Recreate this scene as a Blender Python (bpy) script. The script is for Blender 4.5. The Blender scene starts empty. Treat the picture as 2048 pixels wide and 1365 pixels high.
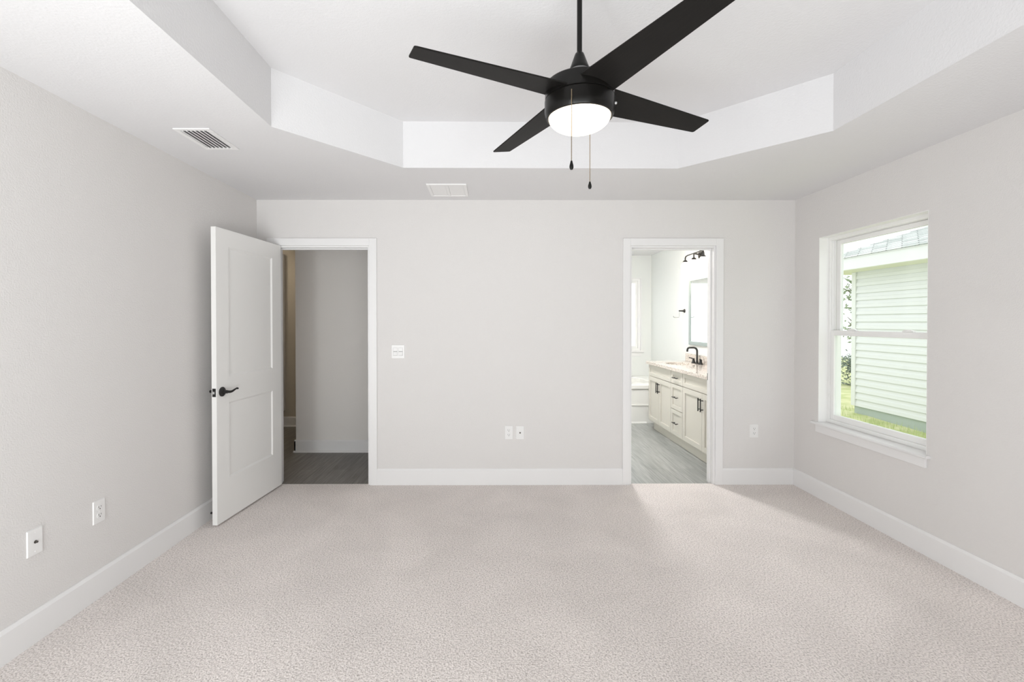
import bpy, bmesh, math, random
from mathutils import Vector, Matrix
random.seed(7)
PI = math.pi
scene = bpy.context.scene
COL = scene.collection

# ---------------------------------------------------------------- camera
F_PX, W_PX = 934.17, 2048.0
cam_d = bpy.data.cameras.new('camera')
cam_d.sensor_width = 36.0
cam_d.lens = F_PX / W_PX * 36.0
cam_d.shift_x = 39.5 / W_PX
cam_d.shift_y = -29.19 / W_PX
cam_d.clip_start = 0.05
cam = bpy.data.objects.new('camera', cam_d); COL.objects.link(cam)
cam.location = (0, -3.999, 1.399)
cam.rotation_euler = (PI / 2 - 0.0099, 0.0003, -0.0036)
scene.camera = cam

# ---------------------------------------------------------------- view, world, added lamps
scene.view_settings.view_transform = 'Standard'
scene.view_settings.look = 'None'
scene.view_settings.gamma = 1
scene.view_settings.use_curve_mapping = False
scene.view_settings.exposure = -0.29
scene.cycles.max_bounces = 12
scene.cycles.diffuse_bounces = 8
scene.cycles.glossy_bounces = 6
scene.cycles.transparent_max_bounces = 12
scene.cycles.sample_clamp_indirect = 6
scene.cycles.use_denoising = True

world = bpy.data.worlds.new('world'); scene.world = world; world.use_nodes = True
bg = world.node_tree.nodes['Background']
bg.inputs[0].default_value = (0.985, 0.98, 1.0, 1)
bg.inputs[1].default_value = 2.25

def area(name, loc, rot, sx, sy, power, color=(1, 1, 1), portal=False, spread=PI):
    l = bpy.data.lights.new(name, 'AREA'); l.shape = 'RECTANGLE'; l.size = sx; l.size_y = sy
    l.energy = power; l.color = color; l.spread = spread
    if portal: l.cycles.is_portal = True
    o = bpy.data.objects.new(name, l); COL.objects.link(o); o.location = loc; o.rotation_euler = rot
    return o

R, L, NEAR = 2.61, -1.994, -4.40
WY0, WY1, WZ0, WZ1 = -1.219, -0.291, 0.600, 2.066        # window in the right wall
# added lamps and a sky portal at the unseen patio door behind the camera (rot X=90deg points to +Y)
area('fill_lamp_low', (-0.5, -5.6, 0.05), (math.radians(125), 0, 0), 4.0, 1.6, 250, (1.0, 0.972, 1.0))  # added lamp low outside, tilted up to brighten the ceilings
area('added_lamp_left', (-1.34, NEAR - 0.14, 1.15), (PI / 2, 0, 0), 0.35, 1.5, 26, (1.0, 0.972, 1.0))  # narrow added lamp, gives the hall wall its shadow edge
area('portal_patio', (-0.22, NEAR - 0.13, 1.15), (PI / 2, 0, 0), 3.05, 2.1, 1, portal=True)
# sky portals at the windows one can see
area('portal_window', (R + 0.21, (WY0 + WY1) / 2, 1.33), (0, PI / 2, 0), 1.5, 0.95, 1, portal=True)

# ---------------------------------------------------------------- materials
MATS = {}
def nt(name):
    m = bpy.data.materials.new(name); m.use_nodes = True
    n = m.node_tree.nodes; l = m.node_tree.links
    return m, n, l, n['Principled BSDF']
def mat(name, col, rough=0.5, metal=0.0, bump=0.0, bscale=80, bdist=0.002, var=0.0, vscale=3, spec=0.5, detail=4):
    m, n, l, b = nt(name)
    b.inputs['Base Color'].default_value = (*col, 1)
    b.inputs['Roughness'].default_value = rough
    b.inputs['Metallic'].default_value = metal
    b.inputs['Specular IOR Level'].default_value = spec
    tc = n.new('ShaderNodeTexCoord')
    if bump:
        t = n.new('ShaderNodeTexNoise'); t.inputs['Scale'].default_value = bscale; t.inputs['Detail'].default_value = detail
        l.new(tc.outputs['Object'], t.inputs['Vector'])
        bp = n.new('ShaderNodeBump'); bp.inputs['Strength'].default_value = bump; bp.inputs['Distance'].default_value = bdist
        l.new(t.outputs['Fac'], bp.inputs['Height']); l.new(bp.outputs['Normal'], b.inputs['Normal'])
    if var:
        t = n.new('ShaderNodeTexNoise'); t.inputs['Scale'].default_value = vscale; t.inputs['Detail'].default_value = 3
        l.new(tc.outputs['Object'], t.inputs['Vector'])
        mx = n.new('ShaderNodeMix'); mx.data_type = 'RGBA'
        mx.inputs['A'].default_value = (*[c * (1 - var) for c in col], 1)
        mx.inputs['B'].default_value = (*[min(1, c * (1 + var)) for c in col], 1)
        l.new(t.outputs['Fac'], mx.inputs['Factor']); l.new(mx.outputs['Result'], b.inputs['Base Color'])
    MATS[name] = m
    return m
wall_m = mat('greige_wall_paint', (0.705, 0.688, 0.678), 0.75, bump=0.5, bscale=150, bdist=0.003, spec=0.25)
hall_m = mat('hall_wall_paint', (0.79, 0.765, 0.74), 0.75, bump=0.35, bscale=95, bdist=0.003, spec=0.25)
bath_m = mat('bath_wall_lit', (0.77, 0.785, 0.77), 0.7, bump=0.2, bscale=95, bdist=0.002, spec=0.25)  # same paint as the bedroom, lightened to stand in for brighter light
ceil_m = mat('ceiling_paint', (0.712, 0.707, 0.716), 0.8, bump=0.5, bscale=95, bdist=0.003, spec=0.2)
trim_m = mat('white_trim_paint', (0.79, 0.785, 0.785), 0.35, bump=0.03, bscale=30, spec=0.4)
door_m = mat('white_door_paint', (0.82, 0.815, 0.80), 0.38, bump=0.05, bscale=60, bdist=0.001, spec=0.4)
vinyl_m = mat('white_window_vinyl', (0.86, 0.86, 0.85), 0.3, bump=0.02, bscale=40)
plate_m = mat('white_plastic', (0.80, 0.795, 0.79), 0.3, bump=0.02, bscale=200)
dark_m = mat('dark_slot', (0.06, 0.055, 0.05), 0.6, var=0.1)
black_m = mat('oil_rubbed_black_metal', (0.010, 0.009, 0.009), 0.38, 0.0, bump=0.03, bscale=120)
house_m = mat('fan_housing_black', (0.006, 0.0055, 0.005), 0.28, 0.0, bump=0.02, bscale=60, spec=0.22)
satin_m = mat('satin_grey_metal', (0.25, 0.25, 0.25), 0.35, 0.8, bump=0.02, bscale=60)
brass_m = mat('aged_brass_chain', (0.26, 0.20, 0.13), 0.4, 0.6, bump=0.02, bscale=300)
steel_m = mat('brushed_steel', (0.55, 0.55, 0.55), 0.3, 1.0, bump=0.02, bscale=300)
cab_m = mat('cream_grey_cabinet_paint', (0.64, 0.615, 0.555), 0.4, bump=0.03, bscale=40, spec=0.4)
tub_m = mat('white_acrylic', (0.88, 0.875, 0.85), 0.15, bump=0.01, bscale=10)
basin_m = mat('white_porcelain', (0.85, 0.84, 0.82), 0.1, bump=0.01, bscale=10)
mframe_m = mat('grey_blue_mirror_frame', (0.30, 0.35, 0.34), 0.4, bump=0.1, bscale=80, bdist=0.001)
duct_m = mat('duct_shade_grey', (0.20, 0.20, 0.205), 0.6, bump=0.05, bscale=30)
found_m = mat('painted_foundation', (0.42, 0.48, 0.46), 0.8, bump=0.4, bscale=30, var=0.06)
fascia_m = mat('white_fascia', (0.72, 0.735, 0.73), 0.5, bump=0.05, bscale=10)
soffit_m = mat('cream_soffit', (0.74, 0.75, 0.64), 0.6, bump=0.05, bscale=20)
siding_m = mat('pale_vinyl_siding', (0.71, 0.725, 0.735), 0.5, bump=0.1, bscale=50, bdist=0.002)
bark_m = mat('bark', (0.22, 0.19, 0.16), 0.9, bump=0.8, bscale=30, bdist=0.01)
leaf_m = mat('leaves', (0.36, 0.43, 0.28), 0.6, var=0.35, vscale=2.5)
shrub_m = mat('shrub_leaves', (0.22, 0.27, 0.22), 0.6, var=0.3, vscale=3)

m, n, l, b = nt('loop_carpet'); carpet_m = m
tc = n.new('ShaderNodeTexCoord')
n1 = n.new('ShaderNodeTexNoise'); n1.inputs['Scale'].default_value = 125; n1.inputs['Detail'].default_value = 3; n1.inputs['Roughness'].default_value = 0.65
n2 = n.new('ShaderNodeTexNoise'); n2.inputs['Scale'].default_value = 2.2; n2.inputs['Detail'].default_value = 3; n2.inputs['Distortion'].default_value = 0.6
vo = n.new('ShaderNodeTexVoronoi'); vo.inputs['Scale'].default_value = 130
for t in (n1, n2, vo): l.new(tc.outputs['Object'], t.inputs['Vector'])
cr = n.new('ShaderNodeValToRGB'); e = cr.color_ramp.elements
e[0].position = 0.30; e[0].color = (0.42, 0.375, 0.355, 1); e[1].position = 0.56; e[1].color = (0.87, 0.81, 0.78, 1)
l.new(n1.outputs['Fac'], cr.inputs['Fac'])
mr = n.new('ShaderNodeMapRange'); mr.inputs['From Min'].default_value = 0.3; mr.inputs['From Max'].default_value = 0.7
mr.inputs['To Min'].default_value = 0.93; mr.inputs['To Max'].default_value = 1.05
l.new(n2.outputs['Fac'], mr.inputs['Value'])
vm = n.new('ShaderNodeVectorMath'); vm.operation = 'SCALE'
l.new(cr.outputs['Color'], vm.inputs[0]); l.new(mr.outputs['Result'], vm.inputs['Scale'])
l.new(vm.outputs['Vector'], b.inputs['Base Color'])
ad = n.new('ShaderNodeMath'); ad.operation = 'SUBTRACT'
l.new(n1.outputs['Fac'], ad.inputs[0]); l.new(vo.outputs['Distance'], ad.inputs[1])
bp = n.new('ShaderNodeBump'); bp.inputs['Strength'].default_value = 0.6; bp.inputs['Distance'].default_value = 0.006
l.new(ad.outputs['Value'], bp.inputs['Height']); l.new(bp.outputs['Normal'], b.inputs['Normal'])
b.inputs['Roughness'].default_value = 0.95; b.inputs['Specular IOR Level'].default_value = 0.05
b.inputs['Sheen Weight'].default_value = 0.15

def plank_mat(name, c1, c2, rough):
    m, n, l, b = nt(name)
    tc = n.new('ShaderNodeTexCoord'); mp = n.new('ShaderNodeMapping'); mp.inputs['Rotation'].default_value = (0, 0, PI / 2)
    l.new(tc.outputs['Object'], mp.inputs['Vector'])
    br = n.new('ShaderNodeTexBrick'); br.offset = 0.37
    br.inputs['Scale'].default_value = 1.0; br.inputs['Brick Width'].default_value = 1.2; br.inputs['Row Height'].default_value = 0.15
    br.inputs['Mortar Size'].default_value = 0.0015
    br.inputs['Color1'].default_value = (*c1, 1); br.inputs['Color2'].default_value = (*c2, 1)
    br.inputs['Mortar'].default_value = (*[c * 0.55 for c in c1], 1)
    l.new(mp.outputs['Vector'], br.inputs['Vector'])
    m2 = n.new('ShaderNodeMapping'); m2.inputs['Scale'].default_value = (28, 1.6, 1)
    l.new(tc.outputs['Object'], m2.inputs['Vector'])
    ns = n.new('ShaderNodeTexNoise'); ns.inputs['Scale'].default_value = 2.0; ns.inputs['Detail'].default_value = 6
    l.new(m2.outputs['Vector'], ns.inputs['Vector'])
    mr = n.new('ShaderNodeMapRange'); mr.inputs['From Min'].default_value = 0.3; mr.inputs['From Max'].default_value = 0.7
    mr.inputs['To Min'].default_value = 0.72; mr.inputs['To Max'].default_value = 1.3
    l.new(ns.outputs['Fac'], mr.inputs['Value'])
    vm = n.new('ShaderNodeVectorMath'); vm.operation = 'SCALE'
    l.new(br.outputs['Color'], vm.inputs[0]); l.new(mr.outputs['Result'], vm.inputs['Scale']); l.new(vm.outputs['Vector'], b.inputs['Base Color'])
    b.inputs['Roughness'].default_value = rough
    bp = n.new('ShaderNodeBump'); bp.inputs['Strength'].default_value = 0.15; bp.inputs['Distance'].default_value = 0.001
    l.new(ns.outputs['Fac'], bp.inputs['Height']); l.new(bp.outputs['Normal'], b.inputs['Normal'])
    return m
vinylf_m = plank_mat('grey_vinyl_plank', (0.145, 0.135, 0.125), (0.20, 0.187, 0.172), 0.42)
bathf_m = plank_mat('grey_vinyl_plank_lit', (0.27, 0.28, 0.27), (0.35, 0.36, 0.35), 0.28)  # hall flooring again, colour lightened in place of bathroom light

m, n, l, b = nt('speckled_granite'); granite_m = m
tc = n.new('ShaderNodeTexCoord'); v1 = n.new('ShaderNodeTexVoronoi'); v1.inputs['Scale'].default_value = 160
n1 = n.new('ShaderNodeTexNoise'); n1.inputs['Scale'].default_value = 45; n1.inputs['Detail'].default_value = 5
l.new(tc.outputs['Object'], v1.inputs['Vector']); l.new(tc.outputs['Object'], n1.inputs['Vector'])
mx = n.new('ShaderNodeMath'); mx.operation = 'MULTIPLY'; l.new(v1.outputs['Color'], mx.inputs[0]); l.new(n1.outputs['Fac'], mx.inputs[1])
cr = n.new('ShaderNodeValToRGB'); e = cr.color_ramp.elements
e[0].position = 0.08; e[0].color = (0.30, 0.25, 0.21, 1); e[1].position = 0.38; e[1].color = (0.78, 0.73, 0.68, 1)
el = e.new(0.2); el.color = (0.62, 0.55, 0.49, 1)
l.new(mx.outputs['Value'], cr.inputs['Fac']); l.new(cr.outputs['Color'], b.inputs['Base Color']); b.inputs['Roughness'].default_value = 0.12

m, n, l, b = nt('window_glass'); glass_m = m
n.remove(b); out = n['Material Output']
tr = n.new('ShaderNodeBsdfTransparent'); tr.inputs[0].default_value = (0.95, 0.975, 0.965, 1)
gl = n.new('ShaderNodeBsdfGlossy'); gl.inputs['Roughness'].default_value = 0.0
fr = n.new('ShaderNodeFresnel'); fr.inputs['IOR'].default_value = 1.25
ge = n.new('ShaderNodeNewGeometry'); im = n.new('ShaderNodeMath'); im.operation = 'MULTIPLY_ADD'; im.inputs[1].default_value = -0.45; im.inputs[2].default_value = 1.25
l.new(ge.outputs['Backfacing'], im.inputs[0]); l.new(im.outputs[0], fr.inputs['IOR'])
ms = n.new('ShaderNodeMixShader'); l.new(fr.outputs[0], ms.inputs[0]); l.new(tr.outputs[0], ms.inputs[1]); l.new(gl.outputs[0], ms.inputs[2])
l.new(ms.outputs[0], out.inputs['Surface'])

m, n, l, b = nt('mirror_glass'); mirror_m = m
b.inputs['Base Color'].default_value = (0.86, 0.9, 0.885, 1); b.inputs['Metallic'].default_value = 1; b.inputs['Roughness'].default_value = 0.02

def glow(name, col, strength, base=(0.9, 0.9, 0.88)):
    m, n, l, b = nt(name)
    b.inputs['Base Color'].default_value = (*base, 1); b.inputs['Roughness'].default_value = 0.25
    b.inputs['Emission Color'].default_value = (*col, 1); b.inputs['Emission Strength'].default_value = strength
    return m
dome_m = glow('lit_frosted_dome', (1.0, 0.84, 0.62), 2.4)
shade_m = glow('lit_frosted_shade', (1.0, 0.84, 0.66), 20.0)

m, n, l, b = nt('fan_blade_black'); blade_m = m
tc = n.new('ShaderNodeTexCoord'); mp = n.new('ShaderNodeMapping'); mp.inputs['Scale'].default_value = (3, 60, 10)
ns = n.new('ShaderNodeTexNoise'); ns.inputs['Scale'].default_value = 4; ns.inputs['Detail'].default_value = 5
l.new(tc.outputs['Object'], mp.inputs['Vector']); l.new(mp.outputs['Vector'], ns.inputs['Vector'])
cr = n.new('ShaderNodeValToRGB'); e = cr.color_ramp.elements; e[0].color = (0.009, 0.0085, 0.008, 1); e[1].color = (0.017, 0.0155, 0.0145, 1)
l.new(ns.outputs['Fac'], cr.inputs['Fac']); l.new(cr.outputs['Color'], b.inputs['Base Color']); b.inputs['Roughness'].default_value = 0.42; b.inputs['Specular IOR Level'].default_value = 0.06

m, n, l, b = nt('pale_shingles'); shingle_m = m
tc = n.new('ShaderNodeTexCoord'); mp = n.new('ShaderNodeMapping'); mp.inputs['Rotation'].default_value = (0, 0, PI / 2)
l.new(tc.outputs['Object'], mp.inputs['Vector'])
br = n.new('ShaderNodeTexBrick'); br.inputs['Scale'].default_value = 1; br.inputs['Brick Width'].default_value = 0.30; br.inputs['Row Height'].default_value = 0.13
br.inputs['Mortar Size'].default_value = 0.012; br.inputs['Bias'].default_value = 0.1
br.inputs['Color1'].default_value = (0.46, 0.49, 0.475, 1); br.inputs['Color2'].default_value = (0.68, 0.70, 0.685, 1); br.inputs['Mortar'].default_value = (0.27, 0.29, 0.28, 1)
l.new(mp.outputs['Vector'], br.inputs['Vector']); l.new(br.outputs['Color'], b.inputs['Base Color']); b.inputs['Roughness'].default_value = 0.9

m, n, l, b = nt('lawn_soil_green'); lawn_m = m
tc = n.new('ShaderNodeTexCoord'); n1 = n.new('ShaderNodeTexNoise'); n1.inputs['Scale'].default_value = 3; n1.inputs['Detail'].default_value = 8
l.new(tc.outputs['Object'], n1.inputs['Vector'])
cr = n.new('ShaderNodeValToRGB'); e = cr.color_ramp.elements; e[0].position = 0.35; e[0].color = (0.46, 0.52, 0.22, 1); e[1].position = 0.65; e[1].color = (0.68, 0.68, 0.40, 1)
l.new(n1.outputs['Fac'], cr.inputs['Fac']); l.new(cr.outputs['Color'], b.inputs['Base Color']); b.inputs['Roughness'].default_value = 0.95

# ---------------------------------------------------------------- mesh helpers
def box(bm, x0, x1, y0, y1, z0, z1):
    if x1 < x0: x0, x1 = x1, x0
    if y1 < y0: y0, y1 = y1, y0
    if z1 < z0: z0, z1 = z1, z0
    v = [bm.verts.new(p) for p in ((x0,y0,z0),(x1,y0,z0),(x1,y1,z0),(x0,y1,z0),(x0,y0,z1),(x1,y0,z1),(x1,y1,z1),(x0,y1,z1))]
    for f in ((0,3,2,1),(4,5,6,7),(0,1,5,4),(1,2,6,5),(2,3,7,6),(3,0,4,7)): bm.faces.new([v[i] for i in f])
def new(): return bmesh.new()
def B(*boxes):
    bm = new()
    for a in boxes: box(bm, *a)
    return bm
def lathe(bm, prof, c=(0,0,0), seg=48, axis='Z', smooth=True):
    """prof: (r, h) points; revolved about an axis through c"""
    rings = []
    for r, h in prof:
        ring = []
        for k in range(seg):
            a = 2*PI*k/seg
            if r < 1e-6 and k: ring.append(ring[0]); continue
            p = (r*math.cos(a), r*math.sin(a), h)
            if axis == 'X': p = (p[2], p[0], p[1])
            if axis == 'Y': p = (p[1], p[2], p[0])
            ring.append(bm.verts.new((c[0]+p[0], c[1]+p[1], c[2]+p[2])))
        rings.append(ring)
    for i in range(len(rings)-1):
        for k in range(seg):
            q = [rings[i][k], rings[i][(k+1)%seg], rings[i+1][(k+1)%seg], rings[i+1][k]]
            u = []
            for w in q:
                if w not in u: u.append(w)
            if len(u) > 2:
                f = bm.faces.new(u); f.smooth = smooth
def tube(bm, pts, rad, seg=10):
    pts = [Vector(p) for p in pts]
    if not hasattr(rad, '__len__'): rad = [rad]*len(pts)
    prev = None; up = None
    for i, p in enumerate(pts):
        d = (pts[min(i+1, len(pts)-1)] - pts[max(i-1, 0)]).normalized()
        if up is None:
            up = Vector((0,0,1)) if abs(d.z) < 0.9 else Vector((1,0,0))
        s = d.cross(up).normalized(); up = s.cross(d).normalized()
        ring = [bm.verts.new(p + rad[i]*(math.cos(2*PI*k/seg)*s + math.sin(2*PI*k/seg)*up)) for k in range(seg)]
        if prev:
            for k in range(seg):
                f = bm.faces.new([prev[k], prev[(k+1)%seg], ring[(k+1)%seg], ring[k]]); f.smooth = True
        else: bm.faces.new(ring)
        prev = ring
    bm.faces.new(prev)
def prism(bm, poly, z0, z1, ax='Z'):
    """poly in the two remaining axes, extruded along ax"""
    def P(a, b, c):
        return {'Z': (a,b,c), 'Y': (a,c,b), 'X': (c,a,b)}[ax]
    lo = [bm.verts.new(P(a,b,z0)) for a,b in poly]; hi = [bm.verts.new(P(a,b,z1)) for a,b in poly]
    bm.faces.new(lo); bm.faces.new(hi)
    for i in range(len(poly)):
        j = (i+1) % len(poly); bm.faces.new([lo[i], lo[j], hi[j], hi[i]])
def arc(c, r, a0, a1, k, plane='XZ'):
    out = []
    for i in range(k+1):
        a = a0+(a1-a0)*i/k; u, v = r*math.cos(a), r*math.sin(a)
        out.append((c[0]+u, c[1], c[2]+v) if plane == 'XZ' else (c[0], c[1]+u, c[2]+v))
    return out
def obj(name, bm, m, parent=None, bev=0, seg=2):
    bmesh.ops.recalc_face_normals(bm, faces=bm.faces[:])
    me = bpy.data.meshes.new(name); bm.to_mesh(me); bm.free()
    if any(p.use_smooth for p in me.polygons): me.set_sharp_from_angle(angle=math.radians(38))
    o = bpy.data.objects.new(name, me); COL.objects.link(o); me.materials.append(m)
    if parent: o.parent = parent
    if bev:
        b = o.modifiers.new('bevel', 'BEVEL'); b.width = bev; b.segments = seg; b.limit_method = 'ANGLE'; b.angle_limit = 0.6
    return o
def struct(name, bm, m, bev=0):
    o = obj(name, bm, m, None, bev); o['kind'] = 'structure'; return o
def tag(o, label, cat, group=None, kind=None):
    o['label'] = label; o['category'] = cat
    if group: o['group'] = group
    if kind: o['kind'] = kind
    return o
def thing(name, label, cat, loc=(0,0,0), rz=0, group=None):
    o = bpy.data.objects.new(name, None); COL.objects.link(o); o.location = loc; o.rotation_euler = (0,0,rz)
    o.empty_display_size = 0.1
    return tag(o, label, cat, group)
def copy_tree(o, parent=None):
    c = o.copy(); COL.objects.link(c); c.parent = parent
    for ch in list(o.children): copy_tree(ch, c)
    return c

# ---------------------------------------------------------------- shell
O1 = (-1.837, -1.037, 2.047)      # hall doorway: x0, x1, head
O2 = (1.197, 1.924, 2.047)        # bathroom doorway
WT = 0.115
CZ, TZ = 2.44, 2.752
struct('wall_far', B((L-.12, O1[0], 0, WT, -.01, 2.6), (O1[1], O2[0], 0, WT, -.01, 2.6), (O2[1], R, 0, WT, -.01, 2.6),
                     (O1[0], O1[1], 0, WT, O1[2], 2.6), (O2[0], O2[1], 0, WT, O2[2], 2.6)), wall_m)
struct('wall_left', B((L-.12, L, NEAR-.12, 0, -.01, 2.6)), wall_m)
struct('wall_right', B((R, R+.165, NEAR-.12, WY0, -.01, 2.6), (R, R+.165, WY1, WT, -.01, 2.6),
                       (R, R+.165, WY0, WY1, -.01, WZ0-.018), (R, R+.165, WY0, WY1, WZ1, 2.6)), wall_m)
def rear(x0, x1): return (x0, x1, NEAR-.12, NEAR, -.01, 2.6)
RW = (-1.75, 1.30, .05, 2.18)     # opening of the added, unseen patio door
struct('wall_near', B(rear(L, RW[0]), rear(RW[1], R), (RW[0], RW[1], NEAR-.12, NEAR, -.01, RW[2]), (RW[0], RW[1], NEAR-.12, NEAR, RW[3], 2.6)), wall_m)
struct('floor', B((L, R, NEAR, .02, -.05, 0)), carpet_m)

# ceiling: ring with an octagonal tray
oct_ = [(-1.168,-1.496),(-.590,-.833),(1.272,-.820),(1.868,-1.449),(1.868,-2.97),(1.272,-3.57),(-.590,-3.57),(-1.168,-2.91)]
bm = new()
outer = [(L,-1.496),(L,0),(R,0),(R,-1.449),(R,-2.97),(R,NEAR),(L,NEAR),(L,-2.91)]
lo = [bm.verts.new((x,y,CZ)) for x,y in oct_]; hi = [bm.verts.new((x,y,TZ)) for x,y in oct_]; ou = [bm.verts.new((x,y,CZ)) for x,y in outer]
for i in range(8):
    j = (i+1) % 8
    bm.faces.new([ou[i],ou[j],lo[j],lo[i]]); bm.faces.new([lo[i],lo[j],hi[j],hi[i]])
bm.faces.new(hi)
struct('ceiling', bm, ceil_m)

# baseboards (flat board with an eased, sloping top edge)
BH, BT = .139, .014
def bb_prof(t=BT, h=BH): return [(0,0),(t,0),(t,h-.014),(t*.55,h-.004),(t*.3,h),(0,h)]
def bb(name, wall, a, b, at, h=BH, z=0.0, m=trim_m, shoe=False):
    bm = new(); pr = bb_prof(h=h)
    def run(pr):
        if wall == 'far':   prism(bm, [(at-p, z+q) for p, q in pr], a, b, 'X')
        if wall == 'left':  prism(bm, [(at+p, z+q) for p, q in pr], a, b, 'Y')
        if wall == 'right': prism(bm, [(at-p, z+q) for p, q in pr], a, b, 'Y')
    run(pr)
    if shoe: run([(BT,0),(BT+.014,0),(BT+.013,.008),(BT+.007,.015),(BT,.018)])
    return struct(name, bm, m)
bb('baseboard_far', 'far', -.982, 1.135, 0)
bb('baseboard_far_left', 'far', L, -1.905, 0)
bb('baseboard_far_right', 'far', 1.989, R, 0)
bb('baseboard_left', 'left', NEAR, 0, L)
bb('baseboard_right', 'right', NEAR, 0, R)

# door frames: casing both sides, jamb, stop
def frame(name, o, hs, stop_y):
    x0, x1, h = o; cw = .062; ct = .017
    bm = new()
    for y0, y1 in ((-ct, 0), (WT, WT+ct)):
        if y0 > 0 and not hs: continue
        box(bm, x0-cw-.004, x0-.004, y0, y1, 0 if y0 < 0 else -.008, h+cw+.002); box(bm, x1+.004, x1+cw+.004, y0, y1, 0 if y0 < 0 else -.008, h+cw+.002)
        box(bm, x0-.004, x1+.004, y0, y1, h+.002, h+cw+.002)
    j = .016
    box(bm, x0-.004, x0+j-.004, -.002, WT+.002, -.008, h+.002); box(bm, x1-j+.004, x1+.004, -.002, WT+.002, -.008, h+.002)
    box(bm, x0+j-.004, x1-j+.004, -.002, WT+.002, h-j+.002, h+.002)
    s = .011
    box(bm, x0+j-.004, x0+j+s-.004, stop_y, stop_y+.035, -.008, h-j+.002); box(bm, x1-j-s+.004, x1-j+.004, stop_y, stop_y+.035, -.008, h-j+.002)
    box(bm, x0+j+s-.004, x1-j-s+.004, stop_y, stop_y+.035, h-j-s+.002, h-j+.002)
    return struct(name, bm, trim_m, .0015)
t1 = frame('trim_1', O1, True, .04)
t2 = frame('trim_2', O2, True, .045)
obj('strike_plate', B((O1[1]-.0135, O1[1]-.0115, .010, .034, .885, .945)), black_m, t1)
obj('strike_plate', B((O2[1]-.0135, O2[1]-.0115, .084, .110, .885, .945)), black_m, t2)
obj('hinge', B((O2[0]+.0115, O2[0]+.0145, .08, .125, 1.78, 1.87)), black_m, t2)

# ---------------------------------------------------------------- doors
def make_door(name, w, zb, zt, hand=1):
    """leaf in local space: hinge edge at x=0, leaf along +x, visible face at y=0, thickness towards +y"""
    T = .035
    hy = [.132, w-.132]; up = (1.015, 1.925); lw = (.300, .834)
    bm = new(); xs = [0, hy[0], hy[1], w]; zs = [zb, lw[0], lw[1], up[0], up[1], zt]
    def grid(y, flip, dep):
        V = {}
        for i, x in enumerate(xs):
            for k, z in enumerate(zs): V[i,k] = bm.verts.new((x, y, z))
        for i in range(3):
            for k in range(5):
                if i == 1 and k in (1, 3):
                    c = .012; q = [V[i,k],V[i+1,k],V[i+1,k+1],V[i,k+1]]
                    ins = [bm.verts.new((x, y+dep, z)) for x, z in ((xs[1]+c, zs[k]+c),(xs[2]-c, zs[k]+c),(xs[2]-c, zs[k+1]-c),(xs[1]+c, zs[k+1]-c))]
                    for a in range(4): bm.faces.new([q[a], q[(a+1)%4], ins[(a+1)%4], ins[a]])
                    bm.faces.new(ins)
                else: bm.faces.new([V[i,k],V[i+1,k],V[i+1,k+1],V[i,k+1]])
        return V
    A = grid(0, False, .0085); C = grid(T, True, -.0085)
    for i in range(3):
        bm.faces.new([A[i,0],A[i+1,0],C[i+1,0],C[i,0]]); bm.faces.new([A[i,5],A[i+1,5],C[i+1,5],C[i,5]])
    for k in range(5):
        bm.faces.new([A[0,k],A[0,k+1],C[0,k+1],C[0,k]]); bm.faces.new([A[3,k],A[3,k+1],C[3,k+1],C[3,k]])
    d = struct(name, bm, door_m)
    # lever handles on both faces, one object each
    for side in (0, 1):
        bm = new(); s = -1 if side == 0 else 1; y0 = 0 if side == 0 else T
        x, z = w-.055, .917
        lathe(bm, [(0,0),(.033,0),(.033,.005),(.029,.010),(.013,.014),(.0115,.040),(0,.040)], (0,0,0), 32, 'Y')
        for v in bm.verts: v.co = Vector((x+v.co.x, y0+s*v.co.y, z+v.co.z))
        pts = []; rads = []
        for i in range(15):
            t = i/14
            pts.append((x+.008-.118*t, y0+s*(.042+.004*math.sin(t*PI)), z+.0015-.008*math.sin(t*2*PI*.95)*t**.5*1.0+(.004*t if t > .8 else 0)))
            rads.append(.0105*(1-t)+.0042*t+.003*math.exp(-((t-.97)/.07)**2))
        tube(bm, pts, rads, 12)
        h = obj('door_handle', bm, black_m, d)
    h = obj('latch_plate', B((w, w+.0015, T/2-.0125, T/2+.0125, .917-.0285, .917+.0285)), black_m, d, .0006)
    obj('latch_bolt', B((w+.0015, w+.009, T/2-.006, T/2+.006, .917-.009, .917+.009)), steel_m, d, .001)
    for z in (.20, 1.03, 1.82):
        bm = new(); lathe(bm, [(0,0),(.006,0),(.006,.09),(0,.09)], (-.004, T+.004, z), 12); box(bm, -.0018, 0, .004, T+.002, z, z+.09)
        obj('hinge', bm, black_m, d)
    return d
hx, hy_ = -1.7815, -.020
ang = math.atan2(-.8294+.020, -1.8583+1.7815)
d1 = make_door('door_1', .813, .013, 2.045)
bm = new(); lathe(bm, [(0,0),(.010,0),(.010,.003),(.0045,.005),(.0045,.016),(.0075,.017),(.0075,.026),(0,.027)], (.792,.035,.088), 14, 'Y'); obj('door_bumper', bm, black_m, d1)
# local +x runs along ang, local +y must point to -X (away from the view)
d1.location = (hx, hy_, 0); d1.rotation_euler = (0, 0, ang)
d1.scale = (1, -1, 1)
me = d1.data
d1.scale = (1, 1, 1)
def flip_y(o):
    for v in o.data.vertices: v.co.y = -v.co.y
    o.data.flip_normals()
    for c in o.children: flip_y(c)
flip_y(d1)
d2 = make_door('door_2', .70, .004, 2.035)
d2.location = (O2[0]-.022, WT+.032, 0); d2.rotation_euler = (0, 0, math.radians(97)); flip_y(d2)

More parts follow.
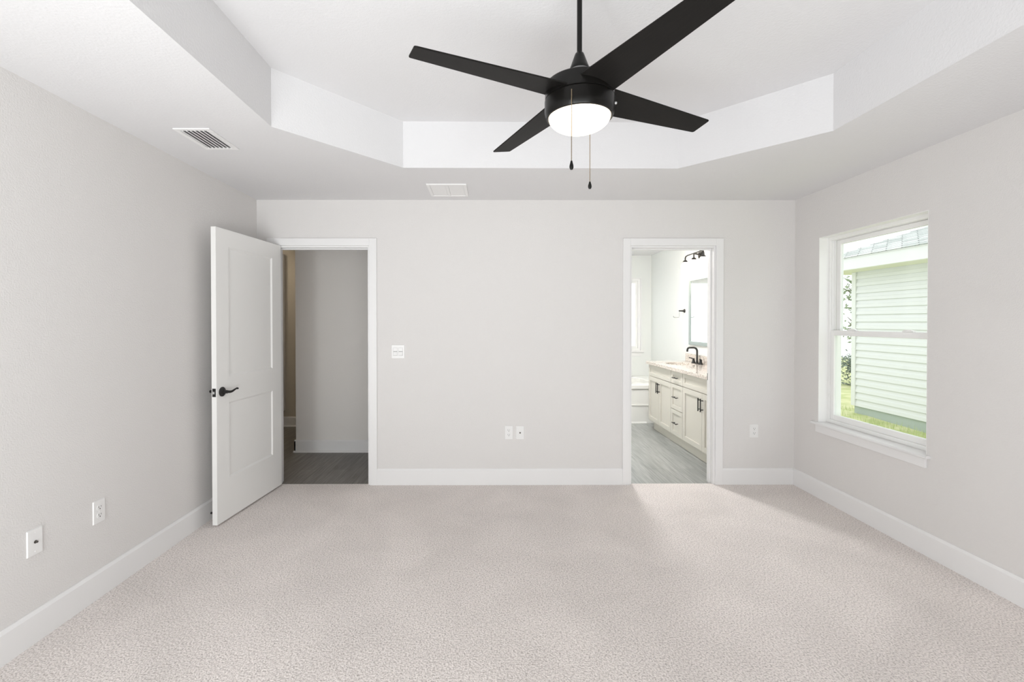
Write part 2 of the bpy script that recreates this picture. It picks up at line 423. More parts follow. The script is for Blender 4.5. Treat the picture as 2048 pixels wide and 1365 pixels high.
# ---------------------------------------------------------------- window in the right wall
def bar4(bm, x0, x1, y0, y1, z0, z1, t, tb=None, tt=None):
    tb = tb or t; tt = tt or t
    box(bm, x0, x1, y0, y0+t, z0, z1); box(bm, x0, x1, y1-t, y1, z0, z1)
    box(bm, x0, x1, y0+t, y1-t, z0, z0+tb); box(bm, x0, x1, y0+t, y1-t, z1-tt, z1)
FX = R+.072
win = new()
bar4(win, FX, R+.165, WY0, WY1, WZ0, WZ1, .026, .030, .028)
# track ribs on both jambs, above the lower sash
for ya, yb in ((WY0+.026, WY0+.036), (WY1-.036, WY1-.026)):
    box(win, FX+.010, FX+.016, ya, yb, 1.33, WZ1-.028); box(win, FX+.034, FX+.040, ya, yb, WZ0+.03, WZ1-.028)
w1 = struct('window_1', win, vinyl_m, .002)
bm = new(); bar4(bm, FX+.006, FX+.034, WY0+.027, WY1-.027, WZ0+.030, 1.331, .034, .040, .040)
ls = obj('lower_sash', bm, vinyl_m, w1, .003)
obj('window_pane', B((FX+.017, FX+.023, WY0+.061, WY1-.061, WZ0+.070, 1.291)), glass_m, ls)
bm = new(); bar4(bm, FX+.042, FX+.068, WY0+.037, WY1-.037, 1.295, WZ1-.029, .040, .036, .034)
us = obj('upper_sash', bm, vinyl_m, w1, .003)
obj('window_pane', B((FX+.052, FX+.058, WY0+.077, WY1-.077, 1.331, WZ1-.063)), glass_m, us)
obj('jamb_liner', B((R+.001, FX, WY1-.004, WY1-.0002, WZ0, WZ1), (R+.001, FX, WY0+.0002, WY0+.004, WZ0, WZ1), (R+.001, FX, WY0+.004, WY1-.004, WZ1-.004, WZ1-.0002)), vinyl_m, w1)
for yy in (-.52, -.99):
    bm = new()
    prism(bm, [(yy+.042*math.cos(a), 1.331+.016*math.sin(a)) for a in [PI*i/14 for i in range(15)]], FX+.012, FX+.03, 'X')
    obj('sash_lock', bm, vinyl_m, ls, .002)
bm = new(); prism(bm, [(R-.030,WZ0-.018),(R+.072,WZ0-.018),(R+.072,WZ0),(R-.026,WZ0),(R-.033,WZ0-.006),(R-.033,WZ0-.013)], WY0, WY1, 'Y')
prism(bm, [(R-.030,WZ0-.018),(R,WZ0-.018),(R,WZ0),(R-.026,WZ0),(R-.033,WZ0-.006),(R-.033,WZ0-.013)], WY0-.028, WY0, 'Y')
prism(bm, [(R-.030,WZ0-.018),(R,WZ0-.018),(R,WZ0),(R-.026,WZ0),(R-.033,WZ0-.006),(R-.033,WZ0-.013)], WY1, WY1+.045, 'Y')
obj('window_sill', bm, trim_m, w1)
obj('apron', B((R-.014, R, WY0-.006, WY1+.010, .522, WZ0-.018)), trim_m, w1, .002)
# unseen glazed patio door, added behind the camera to let in broad light
bm = new(); x0_, x1_, z0_, z1_ = RW
for a in ((x0_,x0_+.05,z0_,z1_),(x1_-.05,x1_,z0_,z1_),(x0_+.05,x1_-.05,z0_,z0_+.06),(x0_+.05,x1_-.05,z1_-.06,z1_),(.07,.13,z0_+.06,z1_-.06)): box(bm, a[0], a[1], NEAR-.10, NEAR-.05, a[2], a[3])
w = struct('window_2', bm, vinyl_m)
for a, b_ in ((x0_+.05, .07), (.13, x1_-.05)): obj('window_pane', B((a, b_, NEAR-.078, NEAR-.072, z0_+.06, z1_-.06)), glass_m, w)

# ---------------------------------------------------------------- hall beyond the left doorway
HZ = -.008
struct('floor_hall', B((-3.7, .43, .02, 2.28, -.05, HZ)), vinylf_m)
struct('ceiling_hall', B((-3.7, .43, WT, 2.4, CZ, CZ+.05)), ceil_m)
struct('wall_hall', B((-2.102, .43, 1.041, 2.28, -.05, CZ)), hall_m)
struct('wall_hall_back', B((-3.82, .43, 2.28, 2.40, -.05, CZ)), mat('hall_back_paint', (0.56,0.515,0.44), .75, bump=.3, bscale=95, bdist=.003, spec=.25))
struct('wall_hall_left', B((-3.82, -3.7, WT, 2.28, -.05, CZ)), hall_m)
struct('wall_hall_near', B((-3.82, L-.12, 0, WT, -.05, CZ)), hall_m)
bb('baseboard_hall', 'far', -2.102-BT, .43, 1.041, .133, HZ, shoe=True)
bb('baseboard_hall_end', 'right', 1.027, 2.28, -2.102, .133, HZ, shoe=True)
bb('baseboard_hall_back', 'far', -3.7, -2.14, 2.28, .133, HZ, shoe=True)

# ---------------------------------------------------------------- bathroom shell
BY, BZ, BL = 3.58, 2.475, .55
BW = (1.45, 2.447, .922, 2.107)
struct('floor_bathroom', B((BL, R, .02, BY, -.05, HZ)), bathf_m)
struct('ceiling_bathroom', B((BL-.12, R, WT, BY+.12, BZ, BZ+.05)), ceil_m)
struct('wall_bathroom_right', B((R, R+.165, WT, BY+.12, -.05, BZ+.05)), bath_m)
struct('wall_bathroom_left', B((.43, BL, WT, BY+.12, -.05, BZ+.05)), bath_m)
struct('wall_bathroom_back', B((BL, BW[0], BY, BY+.12, -.05, BZ), (BW[1], R, BY, BY+.12, -.05, BZ),
                               (BW[0], BW[1], BY, BY+.12, -.05, BW[2]), (BW[0], BW[1], BY, BY+.12, BW[3], BZ)), bath_m)
bm = new()
def bar4y(bm, x0, x1, y0, y1, z0, z1, t):
    box(bm, x0, x0+t, y0, y1, z0, z1); box(bm, x1-t, x1, y0, y1, z0, z1); box(bm, x0+t, x1-t, y0, y1, z0, z0+t); box(bm, x0+t, x1-t, y0, y1, z1-t, z1)
bar4y(bm, BW[0], BW[1], BY+.02, BY+.10, BW[2], BW[3], .045)
wb = struct('window_4', bm, vinyl_m, .002)
bm = new(); bar4y(bm, BW[0]+.046, BW[1]-.046, BY+.04, BY+.07, BW[2]+.046, BW[3]-.046, .035); sb = obj('sash', bm, vinyl_m, wb, .002)
obj('window_pane', B((BW[0]+.081, BW[1]-.081, BY+.052, BY+.058, BW[2]+.081, BW[3]-.081)), glass_m, sb)
bm = new(); bar4y(bm, BW[0]-.0, BW[1]+.0, BY-.012, BY+.02, BW[2], BW[3], .012); obj('window_casing', bm, trim_m, wb)
obj('window_sill', B((BW[0]-.04, BW[1]+.04, BY-.035, BY, BW[2]-.02, BW[2])), trim_m, wb, .003)
obj('apron', B((BW[0]-.005, BW[1]+.005, BY-.012, BY, BW[2]-.08, BW[2]-.02)), trim_m, wb, .002)
area('portal_bath_window', ((BW[0]+BW[1])/2, BY+.13, 1.52), (-PI/2, 0, 0), .95, 1.15, 1, portal=True)

# ---------------------------------------------------------------- bathtub
t = thing('bathtub', 'white built-in bathtub with panelled front under the bathroom window', 'bathtub', (1.6, 2.44, HZ))
def lp(o):  # build parts in world coordinates under an empty
    o.location = (0,0,0)
def at_origin(t, bms):
    pass
def part(name, bm, m, t, bev=0, seg=2):
    M = t.matrix_basis if False else Matrix.LocRotScale(t.location, t.rotation_euler, None)
    bm.transform(M.inverted())
    return obj(name, bm, m, t, bev, seg)
bm = new(); box(bm, BL+.02, R-.003, 2.455, 2.49, HZ, .46); box(bm, BL+.02, R-.003, 2.446, 2.456, .235, .25); part('front_panel', bm, tub_m, t, .002)
# rim with an oblong bath well
def ring_slab(bm, x0, x1, y0, y1, z0, z1, cx, cy, rx, ry, n=48, pw=2.0):
    angs = sorted(set([2*PI*k/n for k in range(n)] + [math.atan2(y-cy, x-cx) % (2*PI) for x in (x0,x1) for y in (y0,y1)]))
    inn, outp = [], []
    for a in angs:
        c, s = math.cos(a), math.sin(a)
        k = (abs(c/rx)**pw + abs(s/ry)**pw)**(-1/pw); inn.append((cx+k*c, cy+k*s))
        tx = ((x1-cx)/c if c > 1e-9 else (x0-cx)/c if c < -1e-9 else 1e9); ty = ((y1-cy)/s if s > 1e-9 else (y0-cy)/s if s < -1e-9 else 1e9)
        q = min(tx, ty); outp.append((cx+q*c, cy+q*s))
    N = len(angs); V = {}
    for nm, pl in (('i', inn), ('o', outp)):
        for zz in (z0, z1): V[nm, zz] = [bm.verts.new((x, y, zz)) for x, y in pl]
    for k in range(N):
        j = (k+1) % N
        bm.faces.new([V['i',z1][k],V['i',z1][j],V['o',z1][j],V['o',z1][k]]); bm.faces.new([V['i',z0][k],V['i',z0][j],V['o',z0][j],V['o',z0][k]])
        bm.faces.new([V['i',z0][k],V['i',z0][j],V['i',z1][j],V['i',z1][k]]); bm.faces.new([V['o',z0][k],V['o',z0][j],V['o',z1][j],V['o',z1][k]])
    return inn
bm = new(); ring_slab(bm, BL+.02, R-.002, 2.44, BY-.002, .465, .525, 1.55, 3.0, .78, .42, 48, 3.5); part('rim', bm, tub_m, t, .01, 3)
bm = new(); prev = None
for k, (sc, z) in enumerate(((1.0, .47), (.97, .35), (.92, .2), (.8, .14), (.4, .12), (0.01, .12))):
    ring = []
    for q in range(48):
        a = 2*PI*q/48; c, s = math.cos(a), math.sin(a); kk = (abs(c/.785)**3.5+abs(s/.425)**3.5)**(-1/3.5)*sc
        ring.append(bm.verts.new((1.55+kk*c, 3.0+kk*s, z)))
    if prev:
        for q in range(48): f = bm.faces.new([prev[q], prev[(q+1)%48], ring[(q+1)%48], ring[q]]); f.smooth = True
    prev = ring
part('basin', bm, tub_m, t)
bm = new(); prism(bm, [(2.44-p+.015, HZ+q) for p, q in [(0,0),(.016,0),(.014,.01),(.008,.018),(0,.02)]], BL+.02, 2.16, 'X'); part('base_moulding', bm, tub_m, t)

# ---------------------------------------------------------------- vanity
VX, V0, V1, VB = 2.09, .150, 2.165, R-.003      # door-face plane, near end, far end, wall
v = thing('vanity_cabinet', 'cream-grey bathroom vanity cabinet with panelled doors and drawers', 'cabinet', (2.35, 1.15, HZ))
bm = new(); F = VX+.019
for y in (V0, V1-.018): box(bm, F, VB, y, y+.018, .095, .842)
box(bm, F, VB, V0+.018, V1-.018, .095, .113); box(bm, VB-.008, VB, V0+.018, V1-.018, .113, .842)
for y in (1.392, 1.063): box(bm, F, VB-.01, y, y+.018, .113, .70)
for z0, z1 in ((.113, .125), (.675, .695), (.825, .842)): box(bm, F, F+.018, V0+.018, V1-.018, z0, z1)
part('body', bm, cab_m, v, .001)
part('toe_kick', B((VX+.055, VB-.1, V0+.005, V1-.045, HZ, .094)), cab_m, v)
def panel_front(y0, y1, z0, z1, fr=.055):
    bm = new(); X0, X1 = VX, VX+.018
    box(bm, X0, X1, y0, y0+fr, z0, z1); box(bm, X0, X1, y1-fr, y1, z0, z1); box(bm, X0, X1, y0+fr, y1-fr, z0, z0+fr); box(bm, X0, X1, y0+fr, y1-fr, z1-fr, z1)
    box(bm, X0+.011, X1, y0+fr, y1-fr, z0+fr, z1-fr)
    return bm
def pull(y, z, vertical, ln=.13):
    bm = new(); X = VX-.028; h = ln/2
    a, b_ = ((X, y, z-h), (X, y, z+h)) if vertical else ((X, y-h, z), (X, y+h, z))
    tube(bm, [a, b_], .0058, 10)
    for s in (-.7, .7):
        p = (X, y, z+s*h) if vertical else (X, y+s*h, z); tube(bm, [p, (VX, p[1], p[2])], .0045, 8)
    return bm
g = .004
bays = {'far': (1.401+g, 2.160), 'mid': (1.072+g, 1.401-g), 'near': (.155, 1.072-g)}
for k in ('far', 'near'):
    a, b_ = bays[k]; mid = (a+b_)/2 if k == 'far' else .605
    part('drawer_front', panel_front(a, b_, .695, .838, .045), cab_m, v, .0012)
    for y0, y1, hy in ((a, mid-.0015, mid-.026), (mid+.0015, b_, mid+.026)):
        dr = part('door', panel_front(y0, y1, .112, .688), cab_m, v, .0012)
        bm = pull(hy, .575, True); Mv = Matrix.LocRotScale(v.location, v.rotation_euler, None); bm.transform(Mv.inverted()); obj('handle', bm, black_m, dr)
a, b_ = bays['mid']
for z0, z1 in ((.695, .838), (.405, .688), (.112, .398)):
    dr = part('drawer', panel_front(a, b_, z0, z1, .045), cab_m, v, .0012)
    bm = pull((a+b_)/2, (z0+z1)/2+.0, False, .12); bm.transform(Matrix.LocRotScale(v.location, v.rotation_euler, None).inverted()); obj('handle', bm, black_m, dr)
SY, SX = 1.765, 2.345
c = thing('vanity_countertop', 'speckled beige granite countertop on the bathroom vanity', 'countertop', (2.33, 1.15, .843))
bm = new(); ring_slab(bm, 2.062, VB, .145, 2.195, .843, .880, SX, SY, .165, .215, 56); part('slab', bm, granite_m, c, .002)
tag(obj('backsplash', B((VB-.02, VB, .145, 2.195, .8805, .982)), granite_m, None, .0015), 'low speckled granite backsplash along the wall behind the faucet', 'backsplash')
s = thing('bathroom_sink', 'white oval sink set under the granite counter', 'sink', (SX, SY, .70))
bm = new(); lathe(bm, [(1.03, .142), (1.03,.135), (.98,.09), (.86,.035), (.6,.012), (.1,.002), (0,.002)], (0,0,0), 48)
for q in bm.verts: q.co.x *= .165; q.co.y *= .215
for q in bm.verts: q.co.z += 0
obj('basin', bm, basin_m, s)
bm = new(); lathe(bm, [(0,.006),(.02,.006),(.022,.003),(.022,.002)], (0,0,0), 24); obj('drain', bm, steel_m, s)
f = thing('faucet', 'black arched widespread faucet behind the oval sink', 'faucet', (2.545, SY-.02, .880))
bm = new(); lathe(bm, [(0,0),(.027,0),(.027,.006),(.016,.014),(.0135,.03),(.0135,.035)], (0,0,0), 24)
r = .045; pts = [(0,0,.02),(0,0,.13)] + [(-.045+.045*math.cos(a), 0, .155+.045*math.sin(a)) for a in [PI/2*i/8 for i in range(9)]] + [(-.085, 0, .20)] + [(-.09-.03*math.sin(a), 0, .17+.03*math.cos(a)) for a in [PI/2*i/6 for i in range(1,6)]] + [(-.122, 0, .150)]
tube(bm, pts, .0115, 14); obj('spout', bm, black_m, f)
for sy in (-.10, .10):
    bm = new(); lathe(bm, [(0,0),(.026,0),(.026,.006),(.020,.016),(.014,.045),(.0145,.055),(.009,.062),(0,.064)], (0,sy,0), 24)
    tube(bm, [(0, sy, .052), (-.02, sy+.02*(1 if sy > 0 else -1), .062), (-.035, sy+.05*(1 if sy > 0 else -1), .066)], [.009,.0075,.006], 10)
    obj('handle', bm, black_m, f)

# mirror, light, towel hook
MY0, MY1, MZ0, MZ1 = SY-.33, SY+.33, 1.100, 1.968
mi = thing('wall_mirror', 'grey-blue framed rectangular mirror above the bathroom vanity', 'mirror', (R-.011, SY, MZ0))
bm = new(); bar4(bm, R-.024, R-.001, MY0, MY1, MZ0, MZ1, .046); part('frame', bm, mframe_m, mi, .003)
part('mirror_glass', B((R-.016, R-.004, MY0+.046, MY1-.046, MZ0+.046, MZ1-.046)), mirror_m, mi)
vl = thing('vanity_light', 'black three-lamp bar light glowing above the bathroom mirror', 'wall light', (R-.001, SY, 2.225))
bm = new(); lathe(bm, [(0,0),(.068,0),(.068,.012),(.055,.024),(0,.026)], (0,0,0), 36, 'X')
for q in bm.verts: q.co.x = -q.co.x
obj('back_plate', bm, black_m, vl)
bm = new(); tube(bm, [(-.02,0,0), (-.09,0,.015)], .010, 10)
pts = [(-.10,-.255,-.035), (-.10,-.252,-.005), (-.10,-.235,.012), (-.10,-.18,.018), (-.095,0,.02), (-.10,.18,.018), (-.10,.235,.012), (-.10,.252,-.005), (-.10,.255,-.035)]
tube(bm, pts, .0085, 10); tube(bm, [(-.10,0,.02),(-.10,0,-.035)], .0085, 10)
obj('arm', bm, black_m, vl)
for y in (-.255, 0, .255):
    bm = new(); lathe(bm, [(0,-.03),(.016,-.034),(.026,-.045),(.032,-.058),(.031,-.062),(0,-.060)], (-.10,y,0), 24); so = obj('lamp_socket', bm, black_m, vl)
    bm = new(); lathe(bm, [(.030,-.0625),(.040,-.080),(.047,-.125),(.050,-.185),(.046,-.186),(.043,-.125),(.036,-.082),(0,-.07)], (-.10,y,0), 28); obj('glass_shade', bm, shade_m, so)
h = thing('towel_hook', 'small black towel hook on the white wall left of the mirror', 'hook', (R-.001, 2.27, 1.545))
bm = new(); lathe(bm, [(0,0),(.026,0),(.024,.008),(.012,.022),(.009,.05),(.009,.078),(0,.080)], (0,0,0), 24, 'X')
for q in bm.verts: q.co.x = -q.co.x
obj('mount', bm, black_m, h)
bm = new(); tube(bm, [(-.072,0,.0),(-.072,0,-.07),(-.074,0,-.082),(-.082,0,-.088),(-.14,0,-.088),(-.15,0,-.084),(-.153,0,-.07)], .0048, 10); obj('hook_arm', bm, steel_m, h)

# ---------------------------------------------------------------- wall plates
def mk_plate(w, hgt):
    bm = new(); t_ = .0055
    bx = [(-w/2,-hgt/2),(w/2,-hgt/2),(w/2,hgt/2),(-w/2,hgt/2)]
    lo = [bm.verts.new((x,0,z)) for x,z in bx]; hi = [bm.verts.new((x*.93 if w < .09 else x*.95,-t_,z*.96)) for x,z in bx]
    bm.faces.new(lo); bm.faces.new(hi)
    for i in range(4): bm.faces.new([lo[i],lo[(i+1)%4],hi[(i+1)%4],hi[i]])
    return bm
def screw(parent, x, z):
    bm = new(); lathe(bm, [(0,-.0068),(.003,-.0065),(.0034,-.0055)], (0,0,0), 12)
    for q in bm.verts: q.co = Vector((x+q.co.x, q.co.z, z+q.co.y))
    obj('screw', bm, plate_m, parent)
def outlet(label, loc, rz, group=None):
    t = thing('wall_outlet', label, 'outlet', loc, rz, group)
    obj('cover_plate', mk_plate(.072, .117), plate_m, t)
    for z in (.0195, -.0195):
        bm = new(); prism(bm, [(.0165*math.cos(a), z+max(-.0125, min(.0125, .0165*math.sin(a)))) for a in [2*PI*i/28 for i in range(28)]], -.0078, -.0055, 'Y')
        rc = obj('receptacle', bm, plate_m, t)
        bm = new(); box(bm, -.0085,-.0060,-.0082,-.0078,z-.0005,z+.0085); box(bm, .0060,.0082,-.0082,-.0078,z+.0005,z+.0080)
        prism(bm, [(.003*math.cos(a), z-.0065+.003*math.sin(a)) for a in [2*PI*i/12 for i in range(12)]], -.0082, -.0078, 'Y')
        obj('socket_slots', bm, dark_m, rc)
    screw(t, 0, 0)
    return t
def coax(label, loc, rz):
    t = thing('cable_plate', label, 'wall plate', loc, rz)
    obj('cover_plate', mk_plate(.070, .115), plate_m, t)
    bm = new(); lathe(bm, [(0,-.016),(.0035,-.016),(.0045,-.015),(.0045,-.008),(.007,-.0078),(.007,-.0055)], (0,0,0), 12)
    for q in bm.verts: q.co = Vector((q.co.x, q.co.z, q.co.y))
    obj('coaxial_jack', bm, mat('jack_metal', (.12,.11,.10), .4, .8, var=.1), t)
    screw(t, 0, .042); screw(t, 0, -.042)
    return t
outlet('white duplex outlet beside a cable plate on the far wall', (.156, 0, .448), 0)
coax('white cable plate beside the outlet on the far wall', (.2525, 0, .447), 0)
outlet('white duplex outlet on the far wall between bathroom doorway and right corner', (2.264, 0, .460), 0)
outlet('white duplex outlet on the left wall above the baseboard', (L, -1.626, .436), PI/2)
coax('white cable plate on the left wall, nearest the camera', (L, -1.961, .438), PI/2)
t = thing('light_switch', 'white two-gang light switch beside the hall doorway', 'light switch', (-.7915, 0, 1.1435))
obj('cover_plate', mk_plate(.112, .116), plate_m, t)
gap_m = mat('gap_shade_grey', (0.45, 0.45, 0.45), .5, var=.05)  # grey paints the shade in the gap around each rocker
for x in (-.023, .023):
    obj('rocker_gap_shade', B((x-.0178, x+.0178, -.0058, -.0050, -.0345, .0345)), gap_m, t)
    bm = new(); prism(bm, [(-.0055,-.033),(-.0095,-.031),(-.0055,0.0),(-.0075,.033),(-.0055,.033)], x-.0165, x+.0165, 'X')
    obj('rocker', bm, plate_m, t, .0005)
    for z in (.042, -.042): screw(t, x, z)

# ---------------------------------------------------------------- ceiling vents
t = thing('air_vent', 'white louvred air vent in the ceiling near the left wall', 'vent', (-1.608, -1.327, CZ))
W2, H2 = .0985, .151
bm = new(); fr = .024
for a in ((-W2,W2,-H2,-H2+fr),(-W2,W2,H2-fr,H2),(-W2,-W2+fr,-H2+fr,H2-fr),(W2-fr,W2,-H2+fr,H2-fr)): box(bm, *a, -.007, 0)
obj('frame', bm, plate_m, t, .002)
obj('duct_shade', B((-W2+fr, W2-fr, -H2+fr, H2-fr, -.0012, -.0002)), duct_m, t)  # thin dark sheet, painted as the shade inside the duct
for k in range(7):
    x = -W2+fr+.010+k*.0225
    bm = new(); prism(bm, [(x+.0040,-.0095),(x+.0090,-.0080),(x-.0020,-.0012),(x-.0065,-.0014)], -H2+fr, H2-fr, 'Y'); obj('louvre', bm, plate_m, t)
t = thing('return_air_grille', 'white two-panel ceiling register between the tray ceiling and far wall', 'vent', (-.3335, -.305, CZ))
W2, H2 = .152, .168; fr = .022
bm = new()
for a in ((-W2,W2,-H2,-H2+fr),(-W2,W2,H2-fr,H2),(-W2,-W2+fr,-H2+fr,H2-fr),(W2-fr,W2,-H2+fr,H2-fr),(-.010,.010,-H2+fr,H2-fr)): box(bm, *a, -.009, 0)
obj('frame', bm, plate_m, t, .002)
for s_ in (-1, 1):
    x0, x1 = (s_*.0105, s_*(W2-fr)) if s_ > 0 else (-(W2-fr), -.0105)
    bm = new(); prism(bm, [(x0,-.0005),(x0,-.004),(x0+.008,-.006),(x1-.008,-.006),(x1,-.004),(x1,-.0005)], -H2+fr, H2-fr, 'Y')
    obj('panel', bm, plate_m, t)

# ---------------------------------------------------------------- ceiling fan
HXF, HYF, ZB = .3404, -2.2036, 2.268
fan = thing('ceiling_fan', 'black four-blade ceiling fan with a lit white dome light', 'ceiling fan', (HXF, HYF, ZB))
z = lambda w: w-ZB
bm = new(); lathe(bm, [(0,z(TZ)),(.066,z(TZ)),(.066,z(TZ-.02)),(.055,z(TZ-.05)),(.03,z(TZ-.072)),(.012,z(TZ-.078)),(0,z(TZ-.078))]); obj('canopy', bm, house_m, fan)
bm = new(); lathe(bm, [(.0098,z(TZ-.07)),(.0098,z(2.405)),], seg=24); obj('downrod', bm, house_m, fan)
bm = new(); lathe(bm, [(0,z(2.428)),(.012,z(2.428)),(.0165,z(2.424)),(.021,z(2.412)),(.034,z(2.376)),(.0395,z(2.363)),(.0395,z(2.361)),(0,z(2.361))]); cc = obj('coupling_cover', bm, house_m, fan)
bm = new(); lathe(bm, [(.038,z(2.361)),(.0405,z(2.356)),(.0405,z(2.350)),(0,z(2.349))]); obj('collar_ring', bm, satin_m, cc)
bm = new(); lathe(bm, [(0,z(2.349)),(.042,z(2.348)),(.06,z(2.337)),(.115,z(2.314)),(.127,z(2.308)),(.131,z(2.302)),(.131,z(2.250)),(.128,z(2.248)),(0,z(2.248))], seg=64); obj('motor_housing', bm, house_m, fan)
bm = new(); lathe(bm, [(0,z(2.247)),(.129,z(2.247)),(.1325,z(2.244)),(.1325,z(2.205)),(.131,z(2.192)),(.126,z(2.181)),(.120,z(2.179)),(.1175,z(2.183)),(0,z(2.183))], seg=64); sw = obj('light_kit_housing', bm, house_m, fan)
prof = [(.1172*math.cos(a), z(2.182)-.056*math.sin(a)) for a in [PI/2*i/14 for i in range(15)]]; prof[-1] = (0, prof[-1][1])
bm = new(); lathe(bm, prof, seg=64); obj('light_dome', bm, dome_m, fan)
bm = new()
for k, a in enumerate((math.radians(-12), math.radians(108), math.radians(228))):
    lathe(bm, [(0,.0),(.004,.0),(.0045,.003),(.0025,.006),(0,.0065)], (0,0,0), 10, 'X') if False else None
a = math.radians(-14)
lathe(bm, [(0,-.002),(.0055,0),(.0055,.004),(.003,.007),(0,.0075)], (0,0,0), 14, 'X')
bm.transform(Matrix.Translation((.1325*math.cos(a), .1325*math.sin(a), z(2.222))) @ Matrix.Rotation(a, 4, 'Z'))
obj('thumb_screw', bm, steel_m, sw)
# blades
WR, WTP, RT, PITCH = .1517, .0949, .660, -.1656
def blade_bm():
    bm = new(); r0 = .085; th = .0055
    def w(r): return (WR+(WTP-WR)*(r-.1)/.56)/2
    out = [(r0, w(r0)), (.55, w(.55))]
    ra, rb = .6632, .6568; cr_ = .008
    out = [(r0, -w(r0)), (rb-cr_, -w(rb)), (rb-.002, -w(rb)+.002), (rb, -w(rb)+cr_), (ra, w(ra)-cr_), (ra-.002, w(ra)-.002), (ra-cr_, w(ra)), (r0, w(r0))]
    prism(bm, out, -th/2, th/2, 'Z')
    bm.transform(Matrix.Rotation(PITCH, 4, 'X'))
    return bm
b0 = obj('blade', blade_bm(), blade_m, fan, .0012)
b0.rotation_euler = (0, 0, .4473)
for k in range(1, 4):
    b1 = b0.copy(); COL.objects.link(b1); b1.parent = fan; b1.rotation_euler = (0, 0, .4473+k*PI/2)
# pull chains: bead chain with a small fob
def chain(x, y, top, fob0, fob1, out):
    bm = new(); n_ = int((top-fob0)/.0045)
    tube(bm, [(x*out, y*out, z(top)), (x, y, z(top-.006)), (x, y, z(fob0))], .0011, 6)
    for i in range(n_):
        bmesh.ops.create_icosphere(bm, subdivisions=1, radius=.0022, matrix=Matrix.Translation((x, y, z(top-.006-i*.0045))))
    c = obj('pull_chain', bm, brass_m, fan)
    bm = new(); hgt = fob0-fob1
    lathe(bm, [(0,hgt),(.0035,hgt),(.0042,hgt*.85),(.0072,hgt*.5),(.0075,hgt*.3),(.005,hgt*.06),(0,0)], (x, y, z(fob1)), 16)
    obj('chain_fob', bm, house_m, c)
chain(-.052, -.127, 2.232, 1.972, 1.940, .93)
chain(.066, .120, 2.232, 1.972, 1.942, .93)

# added fill light on the bathroom ceiling (above the part of the room the doorway hides)
t = thing('bath_fill_light', 'added round fill light on the bathroom ceiling, out of view', 'ceiling light', (1.35, 1.35, BZ))
bm = new(); lathe(bm, [(0,0),(.17,0),(.17,-.02),(.155,-.025),(0,-.025)]); obj('base', bm, plate_m, t)
bm = new(); lathe(bm, [(.152,-.026),(.14,-.05),(.10,-.068),(.05,-.076),(0,-.078)]); obj('diffuser', bm, glow('fill_glow_white', (1.0, .99, .98), 225.0), t)

t = thing('hall_fill_light', 'added round fill light at the far left of the hall, out of view', 'ceiling light', (-3.0, 1.65, CZ))  # unseen lamp added to light the deep end of the hall
bm = new(); lathe(bm, [(0,0),(.15,0),(.15,-.02),(.14,-.025),(0,-.025)]); obj('base', bm, plate_m, t)
bm = new(); lathe(bm, [(.135,-.026),(.12,-.05),(.08,-.066),(0,-.074)]); obj('diffuser', bm, glow('fill_glow_warm', (1.0, .86, .66), 28.0), t)

# ---------------------------------------------------------------- white hall wall panel seen in the gap
tag(obj('wall_panel', B((-2.98, -2.757, 2.20, 2.279, .21, 2.30)), trim_m, None, .004), 'tall narrow white panel on the dim back wall of the hall', 'cabinet')

# ---------------------------------------------------------------- outside
GZ = -.40
bm = new(); nx, ny = 26, 40
V = [[bm.verts.new((R+.165+i*.6 if i else R+.17, -8+j*.75, GZ+.04*math.sin(i*1.3+j)*(1 if i else 0))) for j in range(ny)] for i in range(nx)]
for i in range(nx-1):
    for j in range(ny-1): bm.faces.new([V[i][j],V[i+1][j],V[i+1][j+1],V[i][j+1]])
g_ = struct('ground', bm, lawn_m)
bm = new()
for k in range(9000):
    x = R+.5+random.random()*4.3; y = -1+random.random()*9.5
    if x > 7.0 and y < 5.1: continue
    h_ = .035+.05*random.random(); a = random.random()*PI; w_ = .006; dx, dy = w_*math.cos(a), w_*math.sin(a); lx, ly = (random.random()-.5)*.05, (random.random()-.5)*.05
    q = [bm.verts.new(p) for p in ((x-dx,y-dy,GZ-.04),(x+dx,y+dy,GZ-.04),(x+lx,y+ly,GZ+.03+h_))]; bm.faces.new(q)
tag(obj('grass', bm, mat('grass_blades', (.50,.58,.27), .8, var=.25, vscale=1.5)), 'pale green grass growing between the two houses', 'grass', kind='stuff')

HX, HY1, HY0, HS, HT = 7.07, 4.98, -9.0, -.225, 2.352
nb = thing('neighbor_house', 'pale siding house with shingle roof outside the window', 'house', (HX, 0, GZ))
bm = new(); step = .1355; z0 = HS; k = 0
prof = []
while z0 < HT-.001:
    z1 = min(z0+step, HT); prof += [(HX-.030, z0), (HX-.024, z0+.06), (HX-.018, z0+.066), (HX-.004, z1)]; z0 = z1
poly = [(HX+.15, HS)] + prof + [(HX+.15, HT)]
prism(bm, poly, HY0, HY1, 'Y'); part('siding_wall', bm, siding_m, nb)
bm = new(); box(bm, HX-.04, HX+.15, HY1, HY1+.10, HS, HT); part('corner_trim', bm, fascia_m, nb, .004)
part('foundation', B((HX+.005, HX+.15, HY0, HY1+.06, GZ-.1, HS)), found_m, nb)
EX, EY = 6.60, 5.53
part('soffit', B((EX+.02, HX+3, HY0, EY-.02, HT, HT+.02)), soffit_m, nb)
bm = new(); box(bm, EX, EX+.022, HY0, EY, HT+.005, 2.575); box(bm, EX+.022, HX+3, EY-.022, EY, HT+.005, 2.575); part('fascia', bm, fascia_m, nb, .003)
bm = new(); prism(bm, [(EX-.012, 2.560), (EX+.03, 2.560), (EX+.03, 2.578), (EX-.012, 2.578)], HY0, EY+.012, 'Y'); part('drip_edge', bm, fascia_m, nb)
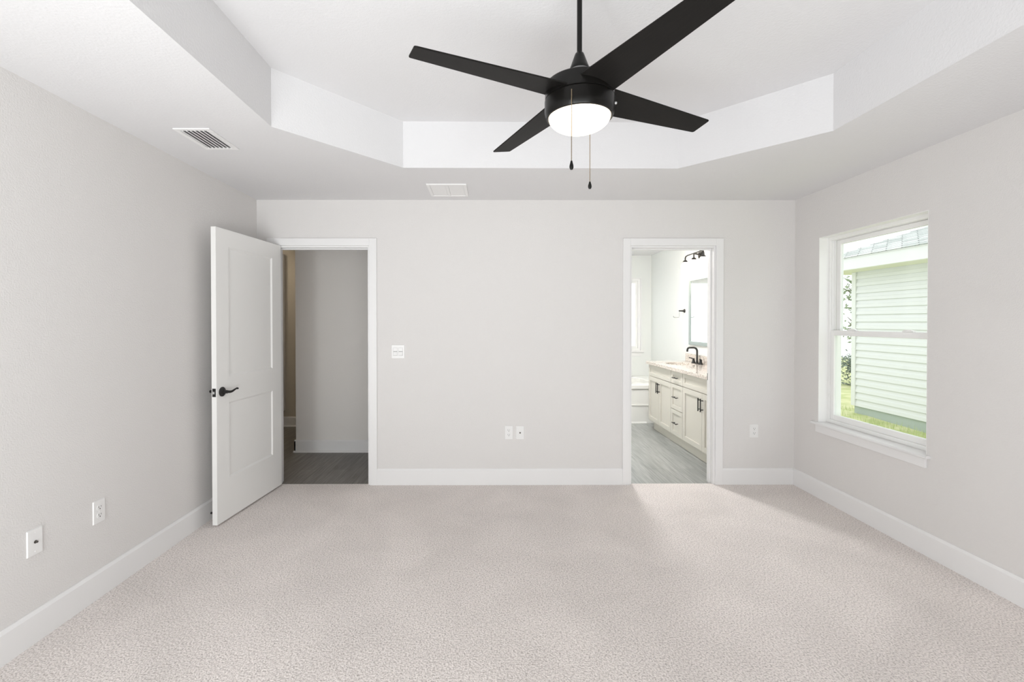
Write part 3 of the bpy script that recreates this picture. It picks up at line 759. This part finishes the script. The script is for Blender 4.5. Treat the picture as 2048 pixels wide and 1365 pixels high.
bm = new(); zr = 2.58; run = 4.0; rise = run*.42; y1 = EY+.03; x0 = EX-.03
nrow = 30; 
def P_(u, yv): return Vector((x0+u*run, yv, zr+u*rise))
for i in range(nrow):   # stepped shingle courses on the slope facing us, cut by the hip
    u0, u1 = i/nrow, (i+1)/nrow; dz = Vector((0,0,.012))
    a, b_, c_, d_ = P_(u0, HY0)+dz, P_(u0, y1-u0*run)+dz, P_(u1, y1-u1*run), P_(u1, HY0)
    q = [bm.verts.new(p) for p in (a, b_, c_, d_)]; bm.faces.new(q)
    q = [bm.verts.new(p) for p in (P_(u0, HY0), P_(u0, y1-u0*run), b_, a)]; bm.faces.new(q)
q = [bm.verts.new(p) for p in (P_(0, y1), Vector((x0+2*run, y1, zr)), P_(1, y1-run)+Vector((.3,0,0)), P_(1, y1-run))]; bm.faces.new(q)
part('roof', bm, shingle_m, nb)

def foliage(name, c, rx, rz, n_, m, label, cat, trunk=None, leaf=.06):
    t = thing(name, label, cat, (c[0], c[1], GZ))
    bm = new()
    cl = [(Vector((random.gauss(0,.42)*rx, random.gauss(0,.42)*rx, random.gauss(0,.42)*rz)), .25+.25*random.random()) for _ in range(26)]
    for k in range(n_):
        cc, rr = random.choice(cl); d = Vector((random.gauss(0,1), random.gauss(0,1), random.gauss(0,1))).normalized()*rr*random.random()**.4*max(rx, .5)
        p = cc+d+Vector((0,0,c[2]-GZ))
        if p.z < .03: p.z = .03+abs(p.z)*.2
        a = Vector((random.gauss(0,1), random.gauss(0,1), random.gauss(0,1))).normalized(); b_ = a.orthogonal().normalized(); s_ = leaf*(.6+.8*random.random())
        bm.faces.new([bm.verts.new(q) for q in (p-a*s_, p+b_*s_*.5, p+a*s_, p-b_*s_*.5)])
    obj('foliage', bm, m, t)
    bm = new(); top = c[2]-GZ+rz*.4
    tube(bm, [(0,0,-.05),(.05,0,top*.5),(0,.05,top)], [.09,.07,.03] if trunk else [.03,.025,.015], 8)
    for k in range(7):
        a = random.random()*2*PI; zz = top*(.35+.5*random.random()); tube(bm, [(.03,0,zz),(rx*.35*math.cos(a), rx*.35*math.sin(a), zz+rz*.25),(rx*.6*math.cos(a), rx*.6*math.sin(a), zz+rz*.4)], [.03,.018,.008], 6)
    obj('trunk', bm, bark_m, t)
    return t
foliage('tree', (10.9, 9.6, 2.0), 1.2, 1.3, 3600, leaf_m, 'leafy pale green tree beyond the corner of the neighbouring house', 'tree', True, .07)
foliage('shrub', (10.4, 8.9, .15), .7, .45, 2200, shrub_m, 'dark green shrub on the lawn beyond the neighbouring house', 'shrub', False, .04)
